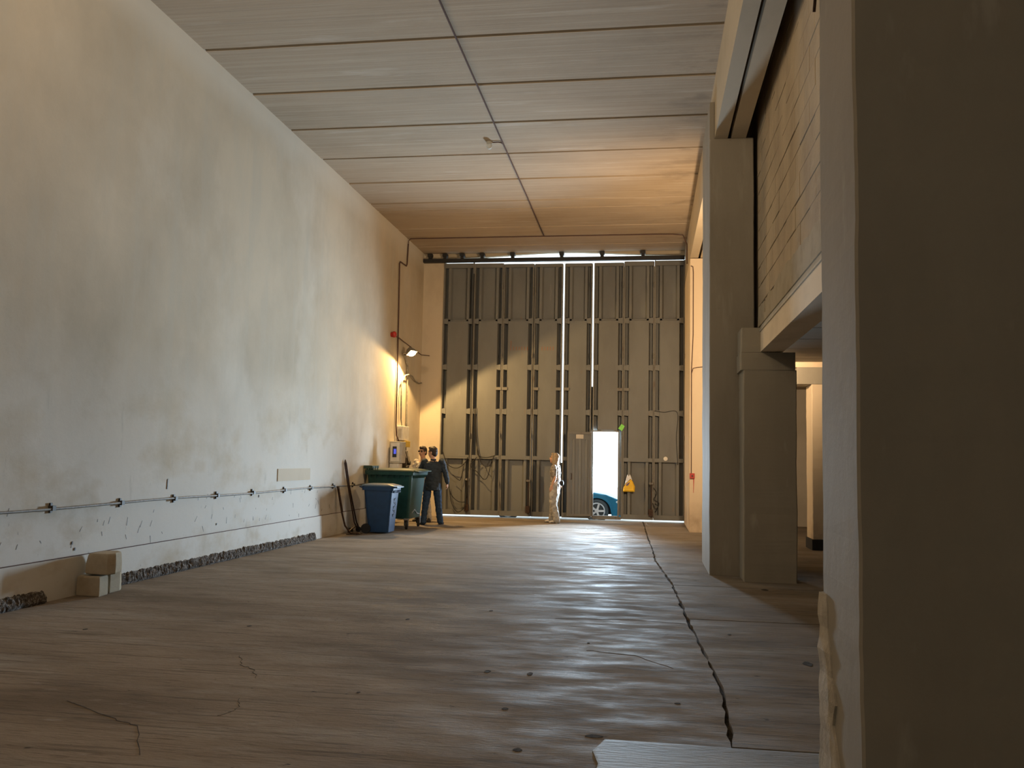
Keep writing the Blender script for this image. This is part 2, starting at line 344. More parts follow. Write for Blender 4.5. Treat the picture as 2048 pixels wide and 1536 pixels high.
# pillars
def structure(name, parent_parts, label):
    r = tag(empty(name), label, 'pillar', kind='structure')
    for n_, mb, m_, bev in parent_parts: mb.build(n_, m_, r, bevel=bev)
    return r
def rough_shaft(x0, x1, y0, y1, z0, z1, amp=.006, n=60, seed=0):
    """a rectangular shaft with slightly wandering arrises"""
    R = []
    for k in range(n+1):
        z = z0+(z1-z0)*k/n
        def j(a): return amp*noise.noise((z*1.6, a*7.3+seed, 0)) + amp*.5*noise.noise((z*9, a*3.1+seed, 4))
        c = .012
        pts = []
        for ix, iy in ((0, 0), (1, 0), (1, 1), (0, 1)):
            X = (x0, x1)[ix]+j(ix*2+iy); Y = (y0, y1)[iy]+j(4+ix+iy*2)
            sx = c if ix == 0 else -c; sy = c if iy == 0 else -c
            a, b = Vector((X+sx, Y, z)), Vector((X, Y+sy, z))
            pts += ([b, a] if (ix, iy) in ((0, 0), (1, 1)) else [a, b])
        R.append(pts)
    return MB().rings(R)
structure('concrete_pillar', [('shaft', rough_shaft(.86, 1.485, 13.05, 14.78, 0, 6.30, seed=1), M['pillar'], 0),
    ('pillar_ear', MB().box(.86, .925, 13.06, 14.78, 6.30, 6.86), M['pillar'], 0)], 'tall concrete pillar under the grooved beam, middle of the right side')
structure('concrete_pillar', [('shaft', rough_shaft(1.27, 1.965, 12.45, 13.03, 0, 2.84, amp=.01, seed=2), M['plaster'], 0),
    ('capital', rough_shaft(1.235, 1.955, 12.44, 13.03, 2.84, 3.08, amp=.006, n=6, seed=3), M['plaster'], 0),
    ('stub', rough_shaft(1.245, 1.60, 12.46, 13.03, 3.085, 3.42, amp=.008, n=8, seed=4), M['plaster'], 0)], 'short plastered pillar with a capital, in front of the tall pillar')
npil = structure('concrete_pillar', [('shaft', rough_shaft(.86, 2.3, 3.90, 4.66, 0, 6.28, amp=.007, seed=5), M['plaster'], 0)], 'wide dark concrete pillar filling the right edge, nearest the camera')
# broken plaster at the near pillar's foot
R = []
for k in range(19):
    z = .95*k/18; ww = (.30*(1-z/1.0)**.8+.06)*(1+.5*noise.noise((z*7, 1, 1))); t = .018*(1+.6*noise.noise((z*11, 3, 3)))
    y1 = 4.665; R.append([Vector((.853-t*.1, y1-ww, z)), Vector((.858-t, y1-ww*.7, z)), Vector((.848-t, y1-.02, z)), Vector((.862, y1+.012, z)), Vector((.89, y1, z)), Vector((.89, y1-ww, z))])
MB().rings(R).build('broken_plaster', M['broken'], npil, smooth=False)
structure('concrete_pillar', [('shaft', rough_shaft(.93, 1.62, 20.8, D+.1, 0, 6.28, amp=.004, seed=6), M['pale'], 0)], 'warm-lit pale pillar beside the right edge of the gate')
structure('concrete_pillar', [('shaft', rough_shaft(3.02, 3.62, 17.4, 18.0, .2, 3.08, seed=7), M['pale'], 0), ('capital', MB().box(2.76, 3.64, 17.38, 18.0, 3.08, 3.40), M['plaster'], .01),
    ('black_base', MB().box(3.0, 3.66, 17.36, 18.04, 0, .2), M['rubber'], .01)], 'far pale pillar of the side bay with a black base')

# block wall above the side opening
wr = tag(empty('wall_side'), kind='structure')
MB().box(1.552, 1.75, -6, 13.05, 3.5, 7.3).build('mortar_backing', M['mortar'], wr)
bh, bl = .272, .60
meshes = []
r_ = 0; z = 3.80
while z < 7.2:
    z1 = min(z+bh, 7.22); off = (r_ % 2)*bl*.5; y = 13.05-off
    if off: y = 13.05
    first = True
    while y > 4.9:
        L_ = bl*.5 if (first and off) else bl
        y0 = max(y-L_, 4.6); pr = rnd.uniform(.0, .009)
        g = .006 if z < 5.6 else .003
        MB().box(1.545-pr, 1.56, y0+g, y-g, z+g, z1-g).build('block', M['brick'], wr, bevel=.004)
        y = y0; first = False
    z = z1; r_ += 1
MB().box(1.552, 1.75, 13.05, D, 3.5, 7.3).build('upper_panel', M['beam'], wr)
# plastered band with a hole, ragged top edge
pts = []; y = 4.7
while y < 12.9:
    if not (12.05 < y < 12.2): pts.append((y, 3.80+.05*noise.noise((y*2.1, 0, 0))+.035*noise.noise((y*7, 2, 0))-.05*(y > 11.2)))
    else: pts += [(12.06, 3.76), (12.08, 3.58), (12.15, 3.58), (12.17, 3.74)]; y = 12.2
    y += .09
MB().prism([(4.7, 3.48)] + pts + [(12.9, 3.48)], 0, 1.515, 1.553).build('ragged_plaster', M['block'], wr)

# the side opening's lintel beam
lb = tag(empty('lintel_beam'), kind='structure')
MB().prism([(1.50, 3.09), (1.50, 3.36), (1.56, 3.50), (1.80, 3.50), (1.80, 3.09)], 1, 4.7, 12.62).build('lintel_body', M['lintel'], lb)
MB().prism([(1.485, 3.365), (1.485, 3.378), (1.545, 3.515), (1.57, 3.515), (1.56, 3.50), (1.505, 3.365)], 1, 4.7, 12.6).build('lintel_flange', M['greyplastic'], lb)
# side bay ceiling
sb = tag(empty('ceiling_side_bay'), kind='structure')
y = 23.8
while y > -5.9:
    y0 = max(y-1.2, -6); MB().box(1.80, 8.3, y0+.012, y-.012, 3.50, 3.66).build('ceiling_slab', M['beam'], sb, bevel=.01); y = y0
MB().box(1.80, 8.3, -6, D, 3.6, 3.7).build('deck', M['mortar'], sb)
MB().box(2.7, 8.3, 17.4, 18.0, 3.40, 3.50).build('cross_beam', M['pale'], sb)

# ---------------------------------------------------------------- the folding gate
GX = [-5.60, -4.745, -3.93, -3.085, -2.285, -1.49, -.67, .135, .928]
GAPS = [0, .004, .010, .018, .052, .044, .006, .004, .0]     # light gaps at the seams
RAILS = [.06, 1.56, 2.79, 3.99, 5.25, 6.78]                     # heights of the cross rails
ordn = ['first', 'second', 'third', 'fourth', 'fifth', 'sixth', 'seventh', 'eighth']
extra = ['against the left return wall', 'with cables hanging over it', 'left of the standing woman', 'left of the wide bright slit', 'with the wicket door folded back on it', 'with the open wicket doorway', 'with the yellow bag on it', 'beside the pale pillar']
TOP = 6.86
DX0, DX1, DZ0, DZ1 = -1.47, -.79, .13, 2.33
for i in range(8):
    a = GX[i] + GAPS[i]/2; b = GX[i+1] - GAPS[i+1]/2
    tz = [6.925, 6.90, 6.875, 6.868, 6.868, 6.872, 6.90, 6.92][i]
    rt = tag(empty('gate_leaf', ((a+b)/2, D, .06)), '%s grey steel gate leaf from the left, %s' % (ordn[i], extra[i]), 'gate', 'folding leaves of the tall steel gate')
    def P(mb, name, m='gate', par=rt, **k):
        o = mb.build(name, M[m], par, **k)
        o.data.transform(Matrix.Translation((-(a+b)/2, -D, -.06))) if par == rt else None
        return o
    cut = (i == 5)
    # stiles (the frame's two uprights)
    P(MB().box(a, a+.032, D-.075, D+.12, .06, tz), 'stile', 'gateframe')
    P(MB().box(b-.032, b, D-.075, D+.12, .06, tz), 'stile', 'gateframe')
    # rails; the doorway interrupts the lower ones
    for k, zr in enumerate(RAILS):
        hh = .13 if k in (0, 5) else .10
        z1 = min(zr+hh, tz)
        if k == 1 and i == 4: P(MB().box(a+.032, -1.49+-.55, D-.085, D-.03, zr, z1), 'rail')
        elif k == 1 and cut: P(MB().box(DX1+.03, b-.032, D-.085, D-.03, zr, z1), 'rail')
        elif k == 0 and cut: P(MB().box(a+.032, b-.032, D-.10, D+.02, .045, DZ0-.012), 'rail', 'gateframe')
        elif 1 < k < 5:   # short straps over the slots, with little gusset ends
            for x0, x1 in ((a+.032, a+.145), (b-.145, b-.032)):
                P(MB().prism([(x0, zr-.012), (x1, zr-.03), (x1, zr+hh+.03), (x0, zr+hh+.012)], 1, D-.088, D-.06), 'strap')
            P(MB().box(a+.145, b-.145, D-.05, D-.03, zr, z1), 'rail')
        else: P(MB().box(a+.032, b-.032, D-.088, D-.03, zr, z1), 'rail')
    # corrugated outer sheet: deep channels by the stiles, crests and a wide pan between
    w_ = b-a
    prof = [(.032, .10), (.108, .10), (.134, -.050), (.20, -.050), (.238, .045), (w_-.238, .045), (w_-.20, -.050), (w_-.134, -.050), (w_-.108, .10), (w_-.032, .10)]
    def sheet(z0, z1, f=lambda x: True, x0=None, x1=None):
        pr = [(a+x, D+y) for x, y in prof]
        if x0 is not None: pr = [p for p in pr if p[0] > x0]; pr = [(x0, pr[0][1])] + pr
        if x1 is not None: pr = [p for p in pr if p[0] < x1]; pr = pr + [(x1, pr[-1][1])]
        return MB().prism(pr + [(x, y+.006) for x, y in pr[::-1]], 2, z0, z1)
    if cut:
        P(sheet(2.36, tz-.01), 'corrugated_sheet')
        P(sheet(.15, 2.36, x0=DX1+.02), 'corrugated_sheet')
        for q in (MB().box(DX0-.03, DX0, D-.10, D+.03, DZ0, DZ1), MB().box(DX1, DX1+.03, D-.10, D+.03, DZ0, DZ1), MB().box(DX0-.03, DX1+.03, D-.10, D+.03, DZ1, DZ1+.04), MB().box(DX0-.03, DX1+.03, D-.11, D+.04, DZ0-.012, DZ0+.004)): P(q, 'door_frame', 'gateframe')
    else: P(sheet(.08, tz-.01), 'corrugated_sheet')
    # flat cover pans between the middle rails
    x0, x1 = a+.150, b-.140
    for k in range(1, 5):
        z0, z1 = RAILS[k]+.05, RAILS[k+1]+.05 if k < 4 else RAILS[k]+.05
        if k == 4: continue
        if cut and k == 1: z0 = DZ1+.05
        P(MB().prism([(x0-.022, D+.02), (x0, D-.092), (x1, D-.092), (x1+.022, D+.02), (x1+.016, D+.02), (x1-.006, D-.086), (x0+.006, D-.086), (x0-.016, D+.02)], 2, z0, z1), 'cover_pan')
    # hinge / bolt bits on the seam to the right
    if i in (1, 3, 5):
        P(MB().box(b-.16, b+.0, D-.112, D-.088, 3.42, 3.50), 'hasp_plate', 'gateframe', bevel=.004)
        P(MB().box(a-.0, a+.15, D-.112, D-.088, 3.42, 3.50), 'hasp_plate', 'gateframe', bevel=.004) if i == 3 else None
    if i in (2, 4, 6):
        P(MB().box(a-.0, a+.16, D-.112, D-.088, 3.42, 3.50), 'hasp_plate', 'gateframe', bevel=.004)
    for zz in (.9, 2.2, 4.35, 6.25):
        P(MB().lathe([(.018, -.06), (.018, .06)], (b-.014, D-.115, zz), n=8), 'hinge', 'gateframe')
    if i in (0, 2, 6):   # bolts and bars low on the seam
        P(MB().tube([(b-.05, D-.13, .12), (b-.05, D-.13, 1.05)], .012), 'drop_bolt', 'rust')
        P(MB().box(b-.11, b-.005, D-.14, D-.09, .98, 1.03), 'bolt_keeper', 'gateframe')
        P(MB().box(b-.12, b-.01, D-.15, D-.09, .16, .34), 'bolt_box', 'rust')
    # lap strips that stop the light lower down
    if i == 3: P(MB().box(b-.02, b+.05, D+.125, D+.135, .07, 1.5), 'lap_strip', 'gateframe')
    if i == 4: P(MB().box(b-.02, b+.05, D+.125, D+.135, 2.3, 3.55), 'lap_strip', 'gateframe')
    if i == 1: P(MB().box(b-.02, b+.02, D+.125, D+.135, 1.75, 6.8), 'lap_strip', 'gateframe')
    if i == 2: P(MB().box(b-.02, b+.02, D+.125, D+.135, 2.65, 6.8), 'lap_strip', 'gateframe')
    if i in (0, 5, 6): P(MB().box(b-.02, b+.02, D+.125, D+.135, .1, 6.8), 'lap_strip', 'gateframe')
    # faded lettering-like strokes of rust paint
    if i in (2, 3):
        for k in range(7 if i == 2 else 5):
            xx = a+.22+.075*k; zz = 4.5; hz = (.26 if k == 0 and i == 2 else .10)
            P(MB().prism([(xx, zz), (xx+.016, zz), (xx+.022, zz+hz), (xx+.006, zz+hz)], 1, D-.0935, D-.091), 'paint_stroke', 'graffiti')

# wicket door swung in and folded back on the fifth leaf
wd = tag(empty('wicket_door', (-1.50, D-.13, .12), math.radians(18)), 'small steel wicket door swung open left of the bright doorway', 'door')
MB().box(-.64, 0, -.03, -.01, .0, 2.2).build('door_sheet', M['gate'], wd)
for x0, x1, z0, z1 in ((-.64, -.60, 0, 2.2), (-.04, 0, 0, 2.2), (-.60, -.04, 0, .06), (-.60, -.04, 2.14, 2.2)): MB().box(x0, x1, -.055, .0, z0, z1).build('door_frame', M['gateframe'], wd)
for x in (-.47, -.30, -.13): MB().prism([(x-.045, -.03), (x-.025, -.058), (x+.025, -.058), (x+.045, -.03)], 2, .06, 2.0).build('rib', M['gate'], wd)
MB().box(-.42, -.22, -.064, -.056, 2.02, 2.13).build('sign_plate', M['plate'], wd)
MB().tube([(-.53, -.03, .95), (-.53, -.08, .97), (-.53, -.08, 1.09), (-.53, -.03, 1.11)], .009).build('handle', M['rust'], wd)

# overhead track and hangers
tr = tag(empty('gate_track'), 'black steel track running above the gate leaves', 'rail')
MB().prism([(D-.20, 6.925), (D-.06, 6.925), (D-.06, 7.02), (D-.09, 7.02), (D-.09, 6.95), (D-.17, 6.95), (D-.17, 7.02), (D-.20, 7.02)], 0, XL+.01, .92).build('track_channel', M['black'], tr)
MB().box(XL+.01, .92, D-.17, D-.09, 6.97, 7.01).build('track_filler', M['black'], tr)
for x in (-5.99, -5.57, -5.09, -4.53, -3.69, -2.35, -1.26, -.175):
    b_ = MB(); b_.box(x-.065, x+.065, D-.19, D-.02, 7.09, 7.17); b_.box(x-.045, x+.045, D-.17, D-.04, 7.03, 7.095); b_.build('hanger_bracket', M['black'], tr, bevel=.006)

# ---------------------------------------------------------------- outside
tag(MB().box(-30, 30, D+.28, 60, -.6, -.18).build('yard_ground', M['asphalt']), kind='structure')
tag(MB().box(-6.5, 1.5, D-.02, D+.30, -.5, -.002).build('threshold', M['joint']), kind='structure')

car = tag(empty('car', (-1.43, 25.6, -.18)), 'teal blue car parked outside, its front wheel seen through the doorway', 'car')
side = [(.43, .12), (.70, .12), (.74, .25), (.74, .50), (.62, .66), (.25, .80), (-.20, .87), (-.55, .93), (-1.15, 1.38), (-2.35, 1.42), (-3.0, 1.02), (-3.25, .95), (-3.30, .40), (-3.2, .25)]
def arch(cx_, r=.40): return [(cx_-r*math.cos(a_), .30+r*math.sin(a_)) for a_ in [PI*k/12 for k in range(13)]]
poly = side + [(-2.98, .22)] + [(-2.55-.40*math.cos(PI*k/12), .30+.40*math.sin(PI*k/12)) for k in range(13)] + [(-.45, .12)] + [(-.40*math.cos(PI*k/12), .30+.40*math.sin(PI*k/12)) for k in range(13)]
MB().prism(poly, 1, .0, 1.65).build('body', M['car'], car, bevel=.03)
def tri_arch(cx_):
    o_, i_ = [], []
    for k in range(17):
        a_ = PI*k/16; o_.append((cx_-.455*math.cos(a_), .30+.455*math.sin(a_))); i_.append((cx_-.40*math.cos(a_), .30+.40*math.sin(a_)))
    return MB().prism(o_+i_[::-1], 1, -.025, .02)
for cxx in (0, -2.55):
    tri_arch(cxx).build('wheel_arch', M['car'], car)
    wh = MB(); P_ = [(.225, .03), (.30, .01), (.335, .04), (.335, .18), (.30, .21), (.225, .19)]; wh.rings([[Vector((cxx+r_*math.cos(2*PI*k/32), h_, .335+r_*math.sin(2*PI*k/32))) for k in range(32)] for r_, h_ in P_], caps=False, close=True); wh = wh.build('wheel', M['tyre'], car, smooth=True); MB().lathe([(.001, .09), (.225, .09), (.225, .12), (.001, .12)], (cxx, 0, .335), (0, 1, 0), n=24).build('brake_disc', M['tyre'], wh); MB().box(cxx-.42, cxx+.42, .22, 1.4, .24, .72).build('wheel_well', M['rubber'], car)
    rim = MB(); rim.rings([[Vector((cxx+r_*math.cos(2*PI*k/32), h_, .335+r_*math.sin(2*PI*k/32))) for k in range(32)] for r_, h_ in [(.20, .02), (.235, .0), (.235, .06), (.20, .06)]], caps=False, close=True)
    for k in range(5):
        a_ = 2*PI*k/5+.3
        m_ = Matrix.Translation((cxx, .02, .335)) @ Matrix.Rotation(a_, 4, 'Y')
        rim.box(-.028, .028, -.015, .015, .03, .215, mat=m_)
    rim.lathe([(.055, -.01), (.06, .03)], (cxx, .0, .335), (0, 1, 0), n=16); rim.build('wheel_rim', M['alloy'], wh)
MB().prism([(-.72, .95), (-1.18, 1.33), (-1.62, 1.36), (-1.62, .96)], 1, -.008, .01).build('side_window', M['carglass'], car)
MB().prism([(-1.70, .96), (-1.70, 1.36), (-2.30, 1.37), (-2.75, 1.0)], 1, -.008, .01).build('side_window', M['carglass'], car)
MB().ell((.60, .10, .60), (.13, .12, .07)).build('headlamp', M['headlamp'], car, smooth=True)

# ---------------------------------------------------------------- floodlight, conduits and boxes on the left wall
WX = XL+.02
fd = tag(empty('floodlight', LAMP_AT), 'glowing sodium floodlight high on the left wall near the gate', 'lamp')
q = LAMP_DIR.to_track_quat('-Z', 'Y').to_matrix().to_4x4()
hb = MB(); R = [[q @ Vector((sx*w2, sy*h2, z_)) for sx, sy in ((-1, -1), (1, -1), (1, 1), (-1, 1))] for w2, h2, z_ in ((.05, .05, .13), (.08, .07, .08), (.13, .10, -.03), (.135, .105, -.03), (.12, .09, -.028), (.09, .06, .03))]
hb.rings(R).build('housing', M['hood'], fd)
MB().ell(q @ Vector((0, 0, -.045)), (.105, .085, .035), q.to_3x3()).build('lamp_glass', M['hot'], fd, smooth=True)
MB().tube([(0, 0, .06), (-.12, .05, .02), (-.24, .1, -.02)], .014).build('bracket_arm', M['hood'], fd)

def conduit(name, pts, r, m, label, parts=()):
    o = tag(MB().tube(pts, r).build(name, M[m], smooth=True), label, 'pipe'); return o
cg = tag(empty('wall_pipe'), 'long horizontal grey pipe clipped low along the left wall', 'pipe')
MB().tube([(XL+.035, y, .965+.008*math.sin(y*1.3)+.004*noise.noise((y*3, 0, 0))) for y in [-2+k*.5 for k in range(43)]], .014).build('pipe_run', M['greypipe'], cg, smooth=True)
for y in (5.2, 6.4, 7.5, 8.60, 9.845, 11.06, 12.24, 13.43, 14.68, 15.9, 17.1, 18.3): 
    b_ = MB(); b_.box(XL, XL+.055, y-.028, y+.028, .94, .992); b_.box(XL, XL+.02, y-.016, y+.016, .915, 1.02); b_.build('pipe_clip', M['clip'], cg)
X1 = XL+.03
conduit('conduit', [(.92, 21.95, H-.03)] and [(X1, 22.02, 7.05)] + [(X1, 21.96, 6.50), (X1, 21.90, 6.44), (X1, 21.35, 6.43), (X1, 21.27, 6.37), (X1, 21.32, 5.2), (X1, 21.36, 3.4), (X1, 21.38, 2.35), (X1, 21.45, 2.1), (X1+.05, 21.5, 1.95)], .016, 'conduit', 'brown conduit dropping down the left wall with a step near the top')
conduit('ceiling_conduit', [(X1, 22.02, 7.06), (X1+.01, 22.01, 7.13), (X1+.06, 22.0, H-.02)] + [(x, 21.98, H-.02-.003*(k % 2)) for k, x in enumerate([-5.9+.5*j for j in range(13)])] + [(.55, 21.97, H-.03), (.80, 21.95, H-.06), (.90, 21.93, 6.9), (.905, 21.9, 6.4)], .013, 'conduit', 'thin conduit crossing the ceiling just in front of the gate')
conduit('wall_cable', [(X1-.02, 20.9, 4.52), (X1+.03, 21.3, 4.51), (X1+.0, 21.8, 4.49), (X1-.018, 22.8, 4.43), (X1-.018, 23.74, 4.37), (-5.95, D-.07, 4.35)], .010, 'conduit', 'thin cable running from the red sounder to the far corner')
conduit('bent_pipe', [(X1+.03, 21.80, 2.36), (X1+.03, 21.70, 2.5), (X1+.03, 21.66, 3.2), (X1+.03, 21.70, 3.45), (X1+.05, 21.9, 3.63), (X1+.07, 22.2, 3.68), (X1+.05, 22.6, 3.67), (X1+.02, 23.0, 3.58), (X1, 23.5, 3.56), (X1, 23.76, 3.6)], .018, 'greypipe', 'grey pipe bending over at the top below the floodlight')
conduit('lamp_pole', [(X1+.01, 22.3, 1.74), (X1+.01, 22.3, 2.6), (X1+.01, 22.25, 3.9), (-6.12, 21.9, 4.16)], .020, 'greypipe', 'straight upright pipe rising to the floodlight')
rs = tag(empty('alarm_sounder', (XL, 20.81, 4.52)), 'round red alarm sounder on the left wall above the floodlight', 'alarm')
MB().lathe([(.055, 0), (.06, .02), (.06, .05), (.075, .055), (.078, .10), (.05, .13), (.001, .135)], (0, 0, 0), (1, 0, 0), n=20).build('sounder_body', M['red'], rs, smooth=True)
MB().box(0, .05, .05, .10, -.03, .03).build('cable_gland', M['conduit'], rs)

cb = tag(empty('control_box', (XL, 21.2, 1.42)), 'grey wall control box with a blue display, above the bins', 'box')
MB().box(.02, .30, -.28, .16, 0, .52).build('cabinet', M['greyplastic'], cb, bevel=.012)
MB().box(.05, .27, -.292, -.28, .04, .48).build('front_cover', M['white'], cb, bevel=.004)
MB().box(.10, .20, -.297, -.291, .14, .40).build('window', M['dkglass'], cb)
MB().box(.13, .19, -.301, -.296, .22, .34).build('display', M['screen'], cb)
MB().box(0.02, .24, -.26, .10, -.20, -.01).build('terminal_cover', M['white'], cb, bevel=.01)
ub = tag(empty('distribution_box', (XL+.003, 21.9, 1.98)), 'pale distribution box on the wall above the control box', 'box')
MB().box(0, .14, -.32, .30, .0, .36).build('enclosure', M['white'], ub, bevel=.012)
MB().box(.03, .11, -.325, -.318, .06, .30).build('lid', M['greyplastic'], ub, bevel=.003)
MB().box(.04, .18, -.10, .30, -.16, -.01).build('terminal_block', M['yellow'], ub, bevel=.006)
vb = tag(empty('meter_pipework', (XL+.02, 22.0, 1.0)), 'dark valves and pipework beside the control box', 'pipework')
for y in (.0, .16, .32): MB().tube([(.08, y, -.35), (.08, y, .2), (.12, y+.05, .45), (.06, y, .72)], .016).build('pipe', M['greypipe'], vb, smooth=True)
for y, z_ in ((-.02, .30), (.2, .42), (.1, .12)): MB().lathe([(.05, -.03), (.06, .0), (.05, .03)], (.15, y, z_), (1, 0, 0), n=12).build('valve', M['clip'], vb)
MB().box(0, .05, -.12, .45, -.3, .55).build('back_plate', M['rust'], vb)

# ceiling conduit along the hall with a round fitting
conduit('ceiling_conduit', [(-2.50, 4.0, H-.02), (-2.575, 10.33, H-.02), (-2.595, 14.9, H-.022), (-2.60, 18.5, H-.018), (-2.625, 21.92, H-.02)], .013, 'conduit', 'long thin conduit running lengthwise along the ceiling to the gate end')
lf = tag(empty('ceiling_fitting', (-2.83, 15.25, H)), 'small round glass fitting on the ceiling beside the long conduit', 'lamp')
MB().lathe([(.055, 0), (.06, -.03), (.05, -.05)], (0, 0, 0), n=18).build('base', M['greyplastic'], lf, smooth=True)
MB().lathe([(.045, -.05), (.055, -.08), (.045, -.12), (.015, -.14)], (0, 0, 0), n=18).build('globe', M['headlamp'], lf, smooth=True)
MB().tube([(.05, 0, -.02), (.16, -.01, -.02), (.21, .03, -.02), (.235, .12, -.02)], .010).build('branch_conduit', M['conduit'], lf)
# right-hand jamb conduit and call point
yj = 20.772
jc = tag(empty('conduit'), 'thin conduit running down the pale pillar by the gate', 'pipe')
MB().tube([(.945, yj, 6.10), (.99, yj, 6.08), (1.0, yj, 5.95), (1.0, yj, 4.5), (.965, yj, 3.7), (.965, yj, 2.5), (.965, yj, 1.33)], .010).build('conduit_run', M['conduit'], jc)
MB().tube([(.965, yj, 3.60), (1.0, yj, 3.72), (1.1, yj, 3.745), (1.3, yj, 3.76)], .009).build('branch', M['conduit'], jc)
cp = tag(empty('call_point', (.985, 20.79, 1.27)), 'small red alarm call point with a red streak below it on the pale pillar', 'alarm')
MB().box(-.055, .055, -.05, 0, -.06, .06).build('case', M['red'], cp, bevel=.008)
MB().lathe([(.018, 0), (.018, -.015)], (0, -.05, 0), (0, 1, 0), n=12).build('button', M['clip'], cp)
MB().prism([(.025, -.07), (.045, -.07), (.04, -.22), (.034, -.38), (.026, -.38), (.028, -.2)], 1, -.004, .004).build('paint_run', M['redpaint'], cp)
# rusty strap on the near pillar's upper corner
tag(MB().tube([(.838, 4.66, 3.92), (.838, 4.55, 4.1), (.838, 4.3, 4.5), (.838, 4.2, 5.3)], .008).build('rusty_cable', M['rust']), 'rusty cable running up the nearest pillar', 'cable')
# the hidden floodlight's fixture
hf = tag(empty('floodlight', LAMP2_AT), 'floodlight fixed to the back of the tall pillar', 'lamp')
MB().box(-.12, .12, -.10, .02, -.09, .09).build('housing', M['hood'], hf, bevel=.01)
MB().box(-.09, .09, .02, .03, -.06, .06).build('lamp_glass', M['hot'], hf)
MB().tube([(0, -.10, 0), (0, -.33, 0)], .02).build('bracket_arm', M['hood'], hf)

# cables hung on the gate
def cable(pts, label, r=.011, m='rubber'):
    # smooth by subdividing with Catmull-Rom
    P = [Vector(p) for p in pts]; P = [P[0]] + P + [P[-1]]; out = []
    for i in range(1, len(P)-2):
        for k in range(6):
            t = k/6; a, b, c, d = P[i-1], P[i], P[i+1], P[i+2]
            out.append(.5*((2*b)+(-a+c)*t+(2*a-5*b+4*c-d)*t*t+(-a+3*b-3*c+d)*t**3))
    out.append(P[-2]); return tag(MB().tube(out, r, 6).build('cable', M[m], smooth=True), label, 'cable')
gy = D-.14
cable([(-4.62, gy, 2.95), (-4.60, gy, 2.4), (-4.55, gy, 1.9), (-4.52, gy, 1.66), (-4.3, gy, 1.60), (-4.05, gy, 1.66)], 'black cable dropping down the second gate leaf then sideways')
cable([(-4.66, gy, 2.9), (-4.57, gy-.02, 2.0), (-4.42, gy-.02, 1.45), (-4.2, gy-.02, 1.38), (-4.08, gy-.02, 1.66)], 'black cable looping low between two points of the second leaf')
cable([(-4.55, gy-.03, 1.6), (-4.72, gy-.03, 1.38), (-4.52, gy-.03, 1.2), (-4.35, gy-.03, 1.02), (-4.24, gy-.03, 1.1), (-4.15, gy-.03, 1.5)], 'black cable hanging in the longest loop on the second leaf')
cable([(-5.5, gy, 1.75), (-5.35, gy, 1.4), (-5.1, gy, 1.3), (-4.9, gy, 1.42), (-4.8, gy, 1.6)], 'black cable sagging across the first gate leaf behind the man')
cable([(-5.2, gy-.03, 1.12), (-5.05, gy-.03, 1.0), (-4.97, gy-.03, 1.02), (-4.88, gy-.03, 1.45)], 'short kinked black cable on the first gate leaf')
cable([(-5.33, gy, 1.0), (-5.25, gy, .62), (-5.05, gy, .42), (-4.85, gy, .40)], 'black cable curving down to the first bolt box')
cable([(-5.28, gy-.04, .75), (-5.2, gy-.04, .35), (-5.05, gy-.04, .14), (-4.9, gy-.04, .2), (-4.82, gy-.04, .35)], 'black cable touching low near the floor on the first leaf')
cable([(-4.745, gy-.01, 6.6), (-4.75, gy-.01, 4.4), (-4.74, gy-.01, 2.5), (-4.80, gy-.01, .5)], 'long dark cable falling along the first seam of the gate', .012)

# bag, sticker, disc, sill
bg_ = tag(empty('carrier_bag', (-.50, D-.10, .78)), 'yellow and white carrier bag hanging on the gate right of the doorway', 'bag')
def bagshape(pts, y0, y1): 
    cxm = sum(p[0] for p in pts)/len(pts); czm = sum(p[1] for p in pts)/len(pts)
    def rg(s, y): return [Vector((cxm+(p[0]-cxm)*s, y, czm+(p[1]-czm)*s)) for p in pts]
    return MB().rings([rg(.8, y0), rg(1, (y0*.6+y1*.4)), rg(.98, y1*.8+y0*.2), rg(.75, y1)])
bagshape([(-.15, 0), (.15, 0), (.16, .14), (.10, .27), (.05, .33), (-.03, .24), (-.11, .16), (-.145, .08)], -.055, 0).build('bag_body', M['bagy'], bg_, smooth=False)
bagshape([(-.11, .17), (-.03, .25), (.05, .34), (.09, .30), (.05, .42), (.02, .46), (.0, .40), (-.03, .46), (-.06, .38)], -.045, -.0).build('bag_top', M['bagw'], bg_)
MB().prism([(-.08, .17), (-.04, .15), (.0, .19), (.03, .25), (-.02, .23)], 1, -.062, -.050).build('bag_print', M['bagp'], bg_)
tag(MB().prism([(-.79, 2.43), (-.70, 2.55), (-.62, 2.49), (-.69, 2.36)], 1, D-.108, D-.104).build('sticker', M['green']), 'bright green diamond sticker at the top right of the doorway', 'sticker')
tag(MB().lathe([(.012, -.012), (.05, -.010), (.055, 0)], (.445, D-.094, 1.655), (0, 1, 0), n=20).build('gate_disc', M['white']), 'small white round disc on the last gate leaf', 'disc')
cable([(.15, D-.10, 2.90), (.4, D-.10, 2.87), (.74, D-.10, 2.86), (.72, D-.11, 2.2), (.76, D-.10, 1.5)], 'thin dark cable on the upper part of the last gate leaf', .008)
cable([(.14, gy, .9), (.22, gy, .75), (.15, gy-.03, .6), (.28, gy, .5), (.2, gy-.03, .35), (.12, gy, .5)], 'tangled cable on the last seam of the gate', .012)

